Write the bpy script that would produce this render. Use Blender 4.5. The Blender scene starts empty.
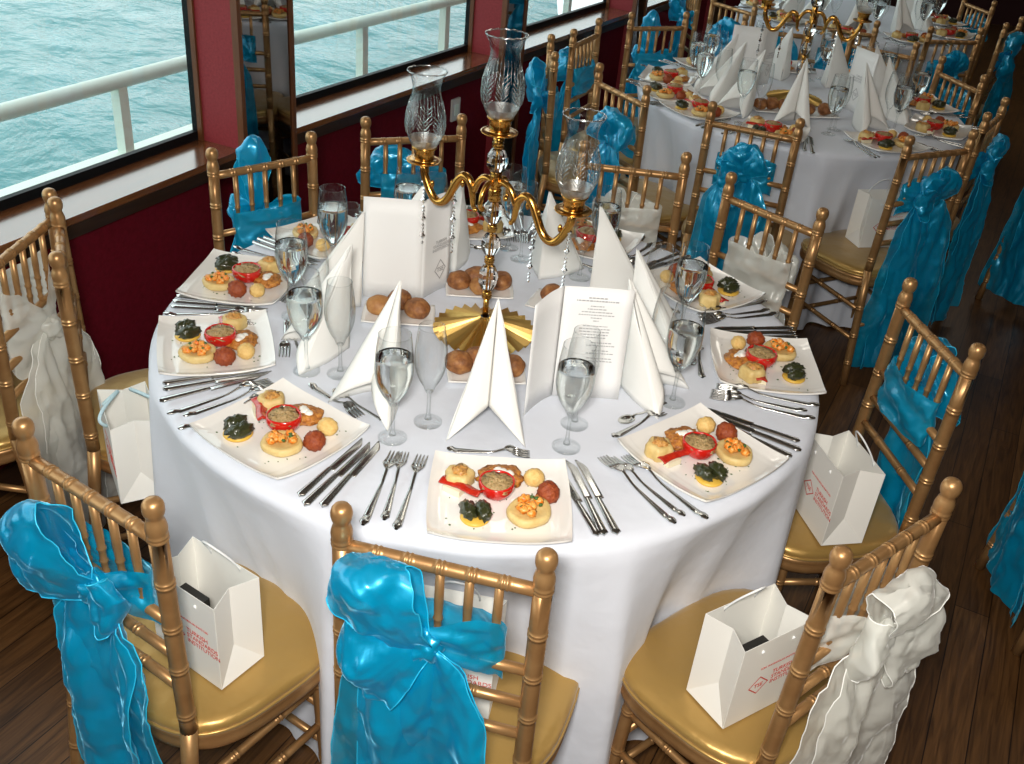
import bpy, math, random
from math import sin, cos, pi, radians as rad
from mathutils import Vector, Matrix, noise
R = random.Random(11)
S = bpy.context.scene
COL = S.collection
V = Vector

# ------------------------------------------------------------------ helpers
class MB:
    def __init__(s): s.v = []; s.f = []
    def grid(s, fn, nu, nv, cu=False, cv=False):
        b = len(s.v); mu = nu if cu else nu + 1; mv = nv if cv else nv + 1
        for i in range(mu):
            for j in range(mv): s.v.append(tuple(fn(i / nu, j / nv)))
        for i in range(nu):
            for j in range(nv):
                i2 = (i + 1) % mu; j2 = (j + 1) % mv
                s.f.append((b + i * mv + j, b + i2 * mv + j, b + i2 * mv + j2, b + i * mv + j2))
        return s
    def tube(s, pts, rr, n=10, caps=True, flat=1.0):
        pts = [V(p) for p in pts]; m = len(pts)
        if not isinstance(rr, (list, tuple)): rr = [rr] * m
        b = len(s.v); up = None
        for i, p in enumerate(pts):
            t = (pts[min(i + 1, m - 1)] - pts[max(i - 1, 0)]).normalized()
            if up is None:
                up = V((0, 0, 1)) if abs(t.z) < .9 else V((1, 0, 0))
            a = (up - t * up.dot(t)).normalized(); c = t.cross(a); up = a
            for k in range(n):
                q = 2 * pi * k / n
                s.v.append(tuple(p + (a * cos(q) * flat + c * sin(q)) * rr[i]))
        for i in range(m - 1):
            for k in range(n):
                k2 = (k + 1) % n
                s.f.append((b + i * n + k, b + i * n + k2, b + (i + 1) * n + k2, b + (i + 1) * n + k))
        if caps:
            s.f.append(tuple(b + k for k in reversed(range(n))))
            s.f.append(tuple(b + (m - 1) * n + k for k in range(n)))
        return s
    def lathe(s, prof, n=24, o=(0, 0, 0), fn=None):
        b = len(s.v); m = len(prof)
        for r, z in prof:
            for k in range(n):
                q = 2 * pi * k / n; rr = r * (fn(q, z) if fn else 1)
                s.v.append((o[0] + rr * cos(q), o[1] + rr * sin(q), o[2] + z))
        for i in range(m - 1):
            for k in range(n):
                k2 = (k + 1) % n
                s.f.append((b + i * n + k, b + i * n + k2, b + (i + 1) * n + k2, b + (i + 1) * n + k))
        return s
    def box(s, x0, y0, z0, x1, y1, z1, M=None):
        b = len(s.v)
        for p in ((x0, y0, z0), (x1, y0, z0), (x1, y1, z0), (x0, y1, z0), (x0, y0, z1), (x1, y0, z1), (x1, y1, z1), (x0, y1, z1)):
            s.v.append(tuple(M @ V(p)) if M else p)
        for f in ((0, 3, 2, 1), (4, 5, 6, 7), (0, 1, 5, 4), (1, 2, 6, 5), (2, 3, 7, 6), (3, 0, 4, 7)): s.f.append(tuple(b + i for i in f))
        return s
    def ball(s, c, r, n=16, m=10, amp=0, fr=30, seed=0, zmin=None):
        r = r if isinstance(r, (list, tuple)) else (r, r, r)
        def fn(u, v):
            a = 2 * pi * u; e = pi * (v - .5)
            d = V((cos(a) * cos(e), sin(a) * cos(e), sin(e)))
            k = 1 + (amp * noise.noise(d * fr * .1 + V((seed, seed * 1.7, 0))) if amp else 0)
            p = [c[i] + d[i] * r[i] * k for i in range(3)]
            if zmin is not None: p[2] = max(p[2], zmin)
            return p
        return s.grid(fn, n, m, cu=True)
    def poly(s, pts):
        b = len(s.v); s.v += [tuple(p) for p in pts]; s.f.append(tuple(range(b, b + len(pts)))); return s
    def xf(s, M):
        s.v = [tuple(M @ V(p)) for p in s.v]; return s
    def build(s, name, mat, parent=None, smooth=True, solid=0):
        me = bpy.data.meshes.new(name); me.from_pydata(s.v, [], s.f); me.update()
        if smooth: me.polygons.foreach_set('use_smooth', [True] * len(me.polygons))
        if mat: me.materials.append(mat)
        o = bpy.data.objects.new(name, me); COL.objects.link(o)
        if parent: o.parent = parent
        if solid:
            md = o.modifiers.new('solid', 'SOLIDIFY'); md.thickness = solid; md.offset = 0
        return o

def tag(o, label=None, cat=None, group=None, kind=None):
    if label: o['label'] = label
    if cat: o['category'] = cat
    if group: o['group'] = group
    if kind: o['kind'] = kind
    return o
def empty(name, loc=(0, 0, 0), rz=0):
    o = bpy.data.objects.new(name, None); COL.objects.link(o); o.empty_display_size = .05
    o.location = loc; o.rotation_euler = (0, 0, rz); return o
USED = set()
KIDS = {}
def kids(o):
    return [c for c in bpy.data.objects if c.parent == o]
def place(proto, loc, rot, label, cat, group, scale=None):
    """the first time the prototype itself, afterwards a copy of it with copies of its parts and sub-parts"""
    if proto.name not in USED:
        USED.add(proto.name); KIDS[proto.name] = [(c, kids(c)) for c in kids(proto)]
        r = proto
    else:
        r = proto.copy(); COL.objects.link(r)
        for c, gs in KIDS[proto.name]:
            d = c.copy(); COL.objects.link(d); d.parent = r
            for g in gs:
                e = g.copy(); COL.objects.link(e); e.parent = d
    r.location = loc; r.rotation_euler = rot if isinstance(rot, (tuple, list)) else (0, 0, rot)
    if scale: r.scale = scale if isinstance(scale, (tuple, list)) else (scale,) * 3
    return tag(r, label, cat, group)

# ------------------------------------------------------------------ materials
def mat(name, col, rough=.5, metal=0, **kw):
    m = bpy.data.materials.new(name); m.use_nodes = True
    b = m.node_tree.nodes['Principled BSDF']
    b.inputs['Base Color'].default_value = (*col, 1); b.inputs['Roughness'].default_value = rough; b.inputs['Metallic'].default_value = metal
    for k, v in kw.items(): b.inputs[k.replace('_', ' ')].default_value = v
    return m
def nd(m, t, **kw):
    n = m.node_tree.nodes.new(t)
    for k, v in kw.items(): setattr(n, k, v)
    return n
def lk(m, a, b): m.node_tree.links.new(a, b)
def bump(m, scale=50, strength=.2, dist=.005, detail=3, tex='ShaderNodeTexNoise', coord='Object', stretch=None):
    b = m.node_tree.nodes['Principled BSDF']
    t = nd(m, tex); t.inputs['Scale'].default_value = scale
    if 'Detail' in t.inputs: t.inputs['Detail'].default_value = detail
    c = nd(m, 'ShaderNodeTexCoord'); mp = nd(m, 'ShaderNodeMapping')
    if stretch: mp.inputs['Scale'].default_value = stretch
    lk(m, c.outputs[coord], mp.inputs[0]); lk(m, mp.outputs[0], t.inputs['Vector'])
    bp = nd(m, 'ShaderNodeBump'); bp.inputs['Strength'].default_value = strength; bp.inputs['Distance'].default_value = dist
    lk(m, t.outputs[0], bp.inputs['Height']); lk(m, bp.outputs[0], b.inputs['Normal'])
    return m
def vary(m, cols, scale=30, detail=4, coord='Object', stretch=None, pos=None, rough=.6):
    b = m.node_tree.nodes['Principled BSDF']
    c = nd(m, 'ShaderNodeTexCoord'); mp = nd(m, 'ShaderNodeMapping')
    if stretch: mp.inputs['Scale'].default_value = stretch
    t = nd(m, 'ShaderNodeTexNoise'); t.inputs['Scale'].default_value = scale; t.inputs['Detail'].default_value = detail; t.inputs['Roughness'].default_value = rough
    r = nd(m, 'ShaderNodeValToRGB')
    n = len(cols); pos = pos or [.3 + .4 * i / (n - 1) for i in range(n)]
    while len(r.color_ramp.elements) < n: r.color_ramp.elements.new(.5)
    for i, e in enumerate(r.color_ramp.elements): e.position = pos[i]; e.color = (*cols[i], 1)
    lk(m, c.outputs[coord], mp.inputs[0]); lk(m, mp.outputs[0], t.inputs['Vector']); lk(m, t.outputs[0], r.inputs[0]); lk(m, r.outputs[0], b.inputs['Base Color'])
    return m

GOLD = bump(vary(mat('gold_paint', (.42, .19, .06), .36, .6), [(.36, .188, .072), (.47, .27, .112)], 14, 3), 160, .08, .001)
CUSH = bump(mat('gold_satin', (.44, .27, .075), .34, .45, Sheen_Weight=.2), 9, .5, .014, 3)
CLOTH = bump(mat('white_cloth', (.68, .71, .78), .85, Sheen_Weight=.15), 9, .25, .02, 3)
NAPK = bump(mat('napkin', (.84, .835, .80), .9), 220, .05, .001)
CARD = mat('card', (.83, .83, .82), .6)
BAGP = mat('bag_paper', (.83, .82, .77), .45)
PORC = mat('porcelain', (.84, .82, .78), .12, Coat_Weight=.6)
STEEL = mat('steel', (.62, .62, .60), .16, 1)
BRASS = mat('brass', (.60, .31, .07), .21, 1)
LEAFG = mat('brass_fluted', (.64, .42, .13), .32, .9)
RED = mat('red_print', (.62, .05, .03), .6)
GREY = mat('grey_print', (.38, .38, .39), .7)
BLACK = mat('black_frame', (.004, .005, .006), .5, Specular_IOR_Level=.2)
WHITEP = mat('white_paint', (.70, .80, .72), .4)
PLATEW = mat('socket_plastic', (.6, .58, .55), .4)
CORD = bump(mat('white_cord', (.8, .82, .82), .8), 300, .6, .002)
CORDB = bump(mat('pale_blue_cord', (.50, .68, .74), .7), 300, .4, .002)
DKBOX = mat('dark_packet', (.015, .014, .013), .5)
WALL = bump(vary(mat('burgundy', (.10, .004, .010), .7), [(.085, .0025, .007), (.125, .004, .012)], 40, 5), 90, .35, .004, 4)
WALL.node_tree.nodes['Principled BSDF'].inputs['Specular IOR Level'].default_value = .15
REDP = bump(vary(mat('red_pillar', (.26, .022, .028), .65), [(.22, .016, .022), (.30, .028, .034)], 90, 5), 130, .3, .003, 4)
CEIL = mat('ceiling_paint', (.30, .22, .18), .8)
DARKW = mat('dark_wall', (.05, .012, .012), .8)

def wood(name, cols, ang=0, sc=(1, 14, 14), rough=.35, scale=4):
    m = vary(mat(name, cols[0], rough), cols, scale, 6, stretch=sc)
    for n in m.node_tree.nodes:
        if n.type == 'MAPPING': n.inputs['Rotation'].default_value = (0, 0, ang)
    return m
SILLW = wood('sill_wood', [(.10, .032, .010), (.20, .07, .022)], 0, (1.2, 18, 18), .16)
SILLW.node_tree.nodes['Principled BSDF'].inputs['Coat Weight'].default_value = 1; SILLW.node_tree.nodes['Principled BSDF'].inputs['Coat Roughness'].default_value = .18; SILLW.node_tree.nodes['Principled BSDF'].inputs['Coat IOR'].default_value = 1.55
FASCIA = wood('fascia_wood', [(.018, .008, .004), (.035, .015, .007)], 0, (1.2, 18, 18), .4)
TRIMW = wood('trim_wood', [(.10, .035, .012), (.17, .06, .02)], 0, (14, 14, 1), .35)
def floor_mat():
    m = mat('floor_planks', (.08, .03, .012), .38, Specular_IOR_Level=.3); b = m.node_tree.nodes['Principled BSDF']
    c = nd(m, 'ShaderNodeTexCoord'); mp = nd(m, 'ShaderNodeMapping'); mp.inputs['Rotation'].default_value = (0, 0, rad(-63))
    br = nd(m, 'ShaderNodeTexBrick'); br.offset = .37
    br.inputs['Scale'].default_value = 1; br.inputs['Brick Width'].default_value = 1.3; br.inputs['Row Height'].default_value = .11; br.inputs['Mortar Size'].default_value = .0018
    br.inputs['Color1'].default_value = (.090, .042, .014, 1); br.inputs['Color2'].default_value = (.14, .068, .024, 1); br.inputs['Mortar'].default_value = (.012, .005, .002, 1)
    t = nd(m, 'ShaderNodeTexNoise'); t.inputs['Scale'].default_value = 3.2; t.inputs['Detail'].default_value = 8; t.inputs['Distortion'].default_value = 1.6
    m2 = nd(m, 'ShaderNodeMapping'); m2.inputs['Scale'].default_value = (1.2, 16, 1)
    lk(m, c.outputs['Object'], mp.inputs[0]); lk(m, mp.outputs[0], br.inputs['Vector']); lk(m, mp.outputs[0], m2.inputs[0]); lk(m, m2.outputs[0], t.inputs['Vector'])
    r = nd(m, 'ShaderNodeValToRGB'); r.color_ramp.elements[0].position = .3; r.color_ramp.elements[0].color = (.4, .36, .33, 1); r.color_ramp.elements[1].position = .7; r.color_ramp.elements[1].color = (1.15, 1.1, 1.05, 1)
    mx = nd(m, 'ShaderNodeMixRGB', blend_type='MULTIPLY'); mx.inputs[0].default_value = 1
    lk(m, t.outputs[0], r.inputs[0]); lk(m, br.outputs[0], mx.inputs[1]); lk(m, r.outputs[0], mx.inputs[2]); lk(m, mx.outputs[0], b.inputs['Base Color'])
    return m
FLOOR = floor_mat()

def organza(name, col, tr, edge, met=.35):
    m = bpy.data.materials.new(name); m.use_nodes = True; nt = m.node_tree; b = nt.nodes['Principled BSDF']; out = nt.nodes['Material Output']
    b.inputs['Base Color'].default_value = (*col, 1); b.inputs['Roughness'].default_value = .36; b.inputs['Metallic'].default_value = met
    b.inputs['Sheen Weight'].default_value = .6; b.inputs['Sheen Tint'].default_value = (*edge, 1); b.inputs['Sheen Roughness'].default_value = .25
    b.inputs['Specular IOR Level'].default_value = .5; b.inputs['Coat Weight'].default_value = .7; b.inputs['Coat Roughness'].default_value = .16; b.inputs['Coat IOR'].default_value = 1.7
    c = nd(m, 'ShaderNodeTexCoord'); t = nd(m, 'ShaderNodeTexNoise'); t.noise_type = 'RIDGED_MULTIFRACTAL'
    t.inputs['Scale'].default_value = 9; t.inputs['Detail'].default_value = 2.5; t.inputs['Distortion'].default_value = 1.0
    mp = nd(m, 'ShaderNodeMapping'); mp.inputs['Scale'].default_value = (1.3, 1.3, .7)
    bp = nd(m, 'ShaderNodeBump'); bp.inputs['Strength'].default_value = .9; bp.inputs['Distance'].default_value = .012
    lk(m, c.outputs['Object'], mp.inputs[0]); lk(m, mp.outputs[0], t.inputs['Vector']); lk(m, t.outputs[0], bp.inputs['Height']); lk(m, bp.outputs[0], b.inputs['Normal']); lk(m, bp.outputs[0], b.inputs['Coat Normal'])
    trn = nd(m, 'ShaderNodeBsdfTransparent'); trn.inputs[0].default_value = (*[min(1, .5 + .5 * x) for x in edge], 1)
    tl = nd(m, 'ShaderNodeBsdfTranslucent'); tl.inputs[0].default_value = (*col, 1)
    m0 = nd(m, 'ShaderNodeMixShader'); m0.inputs[0].default_value = .25
    mx = nd(m, 'ShaderNodeMixShader'); mx.inputs[0].default_value = tr
    lk(m, b.outputs[0], m0.inputs[1]); lk(m, tl.outputs[0], m0.inputs[2]); lk(m, m0.outputs[0], mx.inputs[1]); lk(m, trn.outputs[0], mx.inputs[2]); lk(m, mx.outputs[0], out.inputs[0])
    return m
OBLUE = organza('blue_organza', (.0, .44, .74), .20, (.25, .75, 1))
OWHITE = organza('white_organza', (.88, .89, .83), .32, (1, 1, 1), .05)
HBLUE = mat('blue_hem', (.02, .50, .78), .35, .2); HWHITE = mat('white_hem', (.85, .86, .82), .35)

def thin_glass(name, tint=(1, 1, 1), refl=.06, edge=.75, rough=.02, rim=(.42, .46, .46)):
    """thin walled clear glass: fresnel reflection over see-through, more absorption where the wall is seen edge-on"""
    m = bpy.data.materials.new(name); m.use_nodes = True; nt = m.node_tree; out = nt.nodes['Material Output']; nt.nodes.remove(nt.nodes['Principled BSDF'])
    lw = nd(m, 'ShaderNodeLayerWeight'); lw.inputs[0].default_value = .45
    mr = nd(m, 'ShaderNodeMapRange'); mr.inputs['To Min'].default_value = refl; mr.inputs['To Max'].default_value = edge
    pw = nd(m, 'ShaderNodeMath', operation='POWER'); pw.inputs[1].default_value = 2.2; lk(m, lw.outputs['Facing'], pw.inputs[0])
    mc = nd(m, 'ShaderNodeMixRGB'); mc.inputs[1].default_value = (*tint, 1); mc.inputs[2].default_value = (*rim, 1)
    g = nd(m, 'ShaderNodeBsdfGlossy'); g.inputs['Roughness'].default_value = rough; g.inputs[0].default_value = (.95, .97, .97, 1)
    t = nd(m, 'ShaderNodeBsdfTransparent')
    mx = nd(m, 'ShaderNodeMixShader')
    lk(m, pw.outputs[0], mr.inputs['Value']); lk(m, pw.outputs[0], mc.inputs[0]); lk(m, mc.outputs[0], t.inputs[0])
    lk(m, mr.outputs[0], mx.inputs[0]); lk(m, t.outputs[0], mx.inputs[1]); lk(m, g.outputs[0], mx.inputs[2]); lk(m, mx.outputs[0], out.inputs[0])
    return m
GLASS = thin_glass('clear_glass', (.985, .99, .99), .035, .60)
ETCH = thin_glass('cut_glass', (.9, .93, .93), .35, .8, .15)
FOOTG = thin_glass('glass_foot', (.99, .995, .995), .03, .35, .02, (.86, .88, .88))
PANE = thin_glass('window_glass', (.94, .98, .97), .02, .35, .01)
def real_glass(name, ior, col=(1, 1, 1)):
    m = bpy.data.materials.new(name); m.use_nodes = True; nt = m.node_tree; out = nt.nodes['Material Output']; nt.nodes.remove(nt.nodes['Principled BSDF'])
    g = nd(m, 'ShaderNodeBsdfGlass'); g.inputs['IOR'].default_value = ior; g.inputs['Roughness'].default_value = 0; g.inputs[0].default_value = (*col, 1)
    lk(m, g.outputs[0], out.inputs[0]); return m
WATER = real_glass('water', 1.33, (.98, 1, 1))
CRYST = real_glass('crystal', 1.52)
MIRROR = mat('mirror', (.33, .31, .30), .02, 1)
VEIL = thin_glass('clear_cover', (.93, .93, .94), .12, .5, .1)

# ------------------------------------------------------------------ camera
C0 = V((0, -2.4283, 2.0855)); pit, roll, yaw = rad(31.4846), rad(5.6207), rad(-1.6967)
fw = V((-sin(yaw) * cos(pit), cos(yaw) * cos(pit), -sin(pit))); rt = V((cos(yaw), sin(yaw), 0)); up = rt.cross(fw)
r2 = rt * cos(roll) + up * sin(roll); u2 = -rt * sin(roll) + up * cos(roll)
cam = bpy.data.objects.new('camera', bpy.data.cameras.new('camera')); COL.objects.link(cam)
M = Matrix((r2, u2, -fw)).transposed().to_4x4(); M.translation = C0; cam.matrix_world = M
cam.data.sensor_width = 36; cam.data.lens = 36 * 992 / 1024; cam.data.clip_end = 400; S.camera = cam

# ------------------------------------------------------------------ room
def struct(o): o['kind'] = 'structure'; return o
FZ = -.19          # floor level; the table top is .945 above it
SZ = .70           # top of the window sill
A0, A1, A2 = V((-1.50, .478)), V((-.928, 1.733)), V((.754, 4.877))
def frame(a, b):
    u = (b - a).normalized(); n = V((-u.y, u.x))
    m = Matrix(((u.x, n.x, 0, a.x), (u.y, n.y, 0, a.y), (0, 0, 1, 0), (0, 0, 0, 1))); return m
F1, F2 = frame(A0, A1), frame(A1, A2)     # x along the wall, y outwards, z up
L1 = (A1 - A0).length
def slab(name, m, z0, z1):
    P = [F1 @ V((-6.2, .2, 0)), F1 @ V((L1, .2, 0)), F2 @ V((11, .2, 0)), V((9, 13, 0)), V((9, -5, 0))]
    b = MB(); n = len(P)
    b.v = [(p.x, p.y, z0) for p in P] + [(p.x, p.y, z1) for p in P]
    b.f = [tuple(reversed(range(n))), tuple(range(n, 2 * n))] + [(k, (k + 1) % n, n + (k + 1) % n, n + k) for k in range(n)]
    return struct(b.build(name, m, smooth=False))
slab('floor', FLOOR, FZ - .06, FZ)
slab('ceiling', CEIL, 2.6, 2.66)
def wbox(F, name, m, s0, d0, z0, s1, d1, z1, parent=None):
    o = MB().box(s0, d0, z0, s1, d1, z1).build(name, m, parent, smooth=False)
    if not parent: o.matrix_world = F
    return o
runs = [(F1, -6, 1.055, 1), (F2, .02, 1.80, 2), (F2, 2.04, 3.70, 3), (F2, 3.90, 5.5, 4), (F2, 5.78, 10.5, 5)]
for F, s0, s1, k in runs:
    e0 = s0 - .02 if k > 1 else s0
    struct(wbox(F, 'wall_left', WALL, e0, .05, FZ, s1 + .30, .22, SZ - .04))
    struct(wbox(F, 'baseboard_left', FASCIA, e0, .03, FZ, s1 + .05, .05, FZ + .09))
    sill = struct(wbox(F, 'trim_%d' % k, SILLW, s0, 0, SZ - .025, s1 + .02, .240, SZ + .002))
    f = wbox(F, 'fascia', FASCIA, s0, -.004, SZ - .07, s1 + .02, .035, SZ - .024, sill)
    w = struct(wbox(F, 'window_%d' % k, BLACK, s0, .210, SZ, s1 + .02, .235, SZ + .038))
    for a, b, c, d in ((s0, SZ + .038, s0 + .012, 2.25), (s1 - .008, SZ + .038, s1 + .01, 2.25), (s0, 2.2, s1, 2.26)):
        wbox(F, 'jamb', BLACK, a, .208, b, c, .236, d, w)
    wbox(F, 'pane', PANE, s0 + .01, .222, SZ + .038, s1 - .008, .226, 2.2, w)
    struct(wbox(F, 'wall_left_top', REDP, e0, .05, 2.26, s1 + .3, .22, 2.6))
# pillars with a mirrored front
for F, s0, s1 in ((F1, 1.055, L1 + .01), (F2, 1.80, 2.04), (F2, 3.70, 3.90), (F2, 5.5, 5.78)):
    p = struct(wbox(F, 'wall_pillar', REDP, s0, -.01, FZ, s1, .234, 2.6))
    wbox(F, 'mirror', MIRROR, s0 + .014, -.016, .0, s1 - .014, -.010, 2.5, p)
    wbox(F, 'mirror_frame', TRIMW, s0 - .006, -.024, FZ, s0 + .016, .006, 2.6, p)
    wbox(F, 'mirror_frame', TRIMW, s1 - .016, -.024, FZ, s1 + .006, .006, 2.6, p)
    wbox(F, 'jamb_trim', TRIMW, s0 - .010, .185, SZ, s0 + .002, .208, 2.3, p)
struct(MB().box(8.6, -5, FZ, 8.8, 13, 2.6).build('wall_right', DARKW, smooth=False))
struct(MB().box(3.6, 11.2, FZ, 8.8, 11.4, 2.6).build('wall_back', DARKW, smooth=False))
struct(MB().box(-4.4, -4.8, FZ, 8.8, -4.6, 2.6).build('wall_front', DARKW, smooth=False))
so = empty('wall_socket', F2 @ V((1.42, .05, .48)), math.atan2((A2 - A1).y, (A2 - A1).x))
MB().box(-.04, -.012, -.06, .04, 0, .06).build('cover_plate', PLATEW, so, smooth=False)
MB().box(-.018, -.016, -.03, .018, -.012, .03).build('rocker', WHITEP, so, smooth=False)
tag(so, 'pale socket plate on the burgundy wall under the second window', 'socket')
# deck rail outside
def rail(F, s0, s1, posts, z0, z1, lab):
    r = empty('deck_rail'); r.matrix_world = F
    z = lambda s: z0 + (z1 - z0) * (s - s0) / (s1 - s0)
    MB().tube([(s0, .85, z(s0)), (s1, .85, z(s1))], .034, 14).build('top_rail', WHITEP, r)
    MB().box(s0, .80, z(s0) - .40, s1, .90, z(s0) - .335).build('curb', WHITEP, r, smooth=False)
    for s in posts: MB().box(s - .026, .825, z(s) - .36, s + .026, .875, z(s)).build('post', WHITEP, r, smooth=False)
    tag(r, lab, 'railing')
struct(wbox(F1, 'deck_floor', WHITEP, -6, .31, FZ - .1, L1 + .6, .95, FZ - .04)); struct(wbox(F2, 'deck_floor', WHITEP, .1, .31, FZ - .1, 10.5, .95, FZ - .04))
rail(F1, -6, 1.97, [-4.2, -3.3, -2.4, -1.5, -.55, .37, 1.275], .785, .77, 'white tubular deck railing outside the nearest window')
rail(F2, .55, 10.5, [.75, 1.65, 2.55, 3.5, 4.4, 5.3, 6.2, 7.1, 8.0], .77, .775, 'white tubular deck railing outside the farther windows')
# sea
def sea_mat():
    m = mat('sea_water', (.06, .20, .21), .12); b = m.node_tree.nodes['Principled BSDF']; b.inputs['IOR'].default_value = 1.33
    c = nd(m, 'ShaderNodeTexCoord')
    mp = nd(m, 'ShaderNodeMapping'); mp.inputs['Rotation'].default_value = (0, 0, rad(-130)); m2 = nd(m, 'ShaderNodeMapping'); m2.inputs['Scale'].default_value = (.62, .95, 1)
    t = nd(m, 'ShaderNodeTexNoise'); t.inputs['Scale'].default_value = .8; t.inputs['Detail'].default_value = 7; t.inputs['Roughness'].default_value = .52; t.inputs['Distortion'].default_value = .25
    bp = nd(m, 'ShaderNodeBump'); bp.inputs['Strength'].default_value = 1; bp.inputs['Distance'].default_value = .55
    lk(m, c.outputs['Object'], mp.inputs[0]); lk(m, mp.outputs[0], m2.inputs[0]); lk(m, m2.outputs[0], t.inputs['Vector']); lk(m, t.outputs[0], bp.inputs['Height']); lk(m, bp.outputs[0], b.inputs['Normal'])
    return m
sea = MB().grid(lambda u, v: (-90 + 91 * u, -40 + 160 * v, -2.9 + .10 * noise.noise(V((u * 38, v * 60, 0))) + .05 * noise.noise(V((u * 90, v * 140, 3)))), 180, 260).build('sea', sea_mat())
tag(sea, 'rippled pale teal sea water outside the windows', 'sea', kind='stuff')

# ------------------------------------------------------------------ light
w = bpy.data.worlds.new('overcast'); S.world = w; w.use_nodes = True
bg = w.node_tree.nodes['Background']; bg.inputs[0].default_value = (.92, .98, 1, 1); bg.inputs[1].default_value = 2.5
def area(name, loc, target, sx, sy, power, col=(1, 1, 1)):
    l = bpy.data.lights.new(name, 'AREA'); l.shape = 'RECTANGLE'; l.size = sx; l.size_y = sy; l.energy = power; l.color = col
    o = bpy.data.objects.new(name, l); COL.objects.link(o); o.location = loc
    o.rotation_euler = (V(target) - V(loc)).to_track_quat('-Z', 'Y').to_euler(); return o
area('camera_flash', (-.08, -2.43, 2.20), (.05, -.2, .75), .24, .16, 68, (1, .96, .90))
for x, y in ((.3, -3.1), (.8, -1.6), (.3, 1.6), (2.6, 3.6), (3.4, .6), (4.6, 6.6)):  # unseen fill lights added overhead; the strongest, behind the camera, lifts the front drape
    l = area('fill_light', (x, y, 2.58), (x, y, 0), .7, .7, 22 if y < -3 else 6, (1, .93, .82))
S.view_settings.view_transform = 'Standard'; S.view_settings.look = 'None'; S.view_settings.gamma = 1; S.view_settings.exposure = -.10
S.view_settings.use_curve_mapping = False
S.cycles.max_bounces = 10; S.cycles.transparent_max_bounces = 24; S.cycles.transmission_bounces = 10; S.cycles.sample_clamp_indirect = 6

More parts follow.
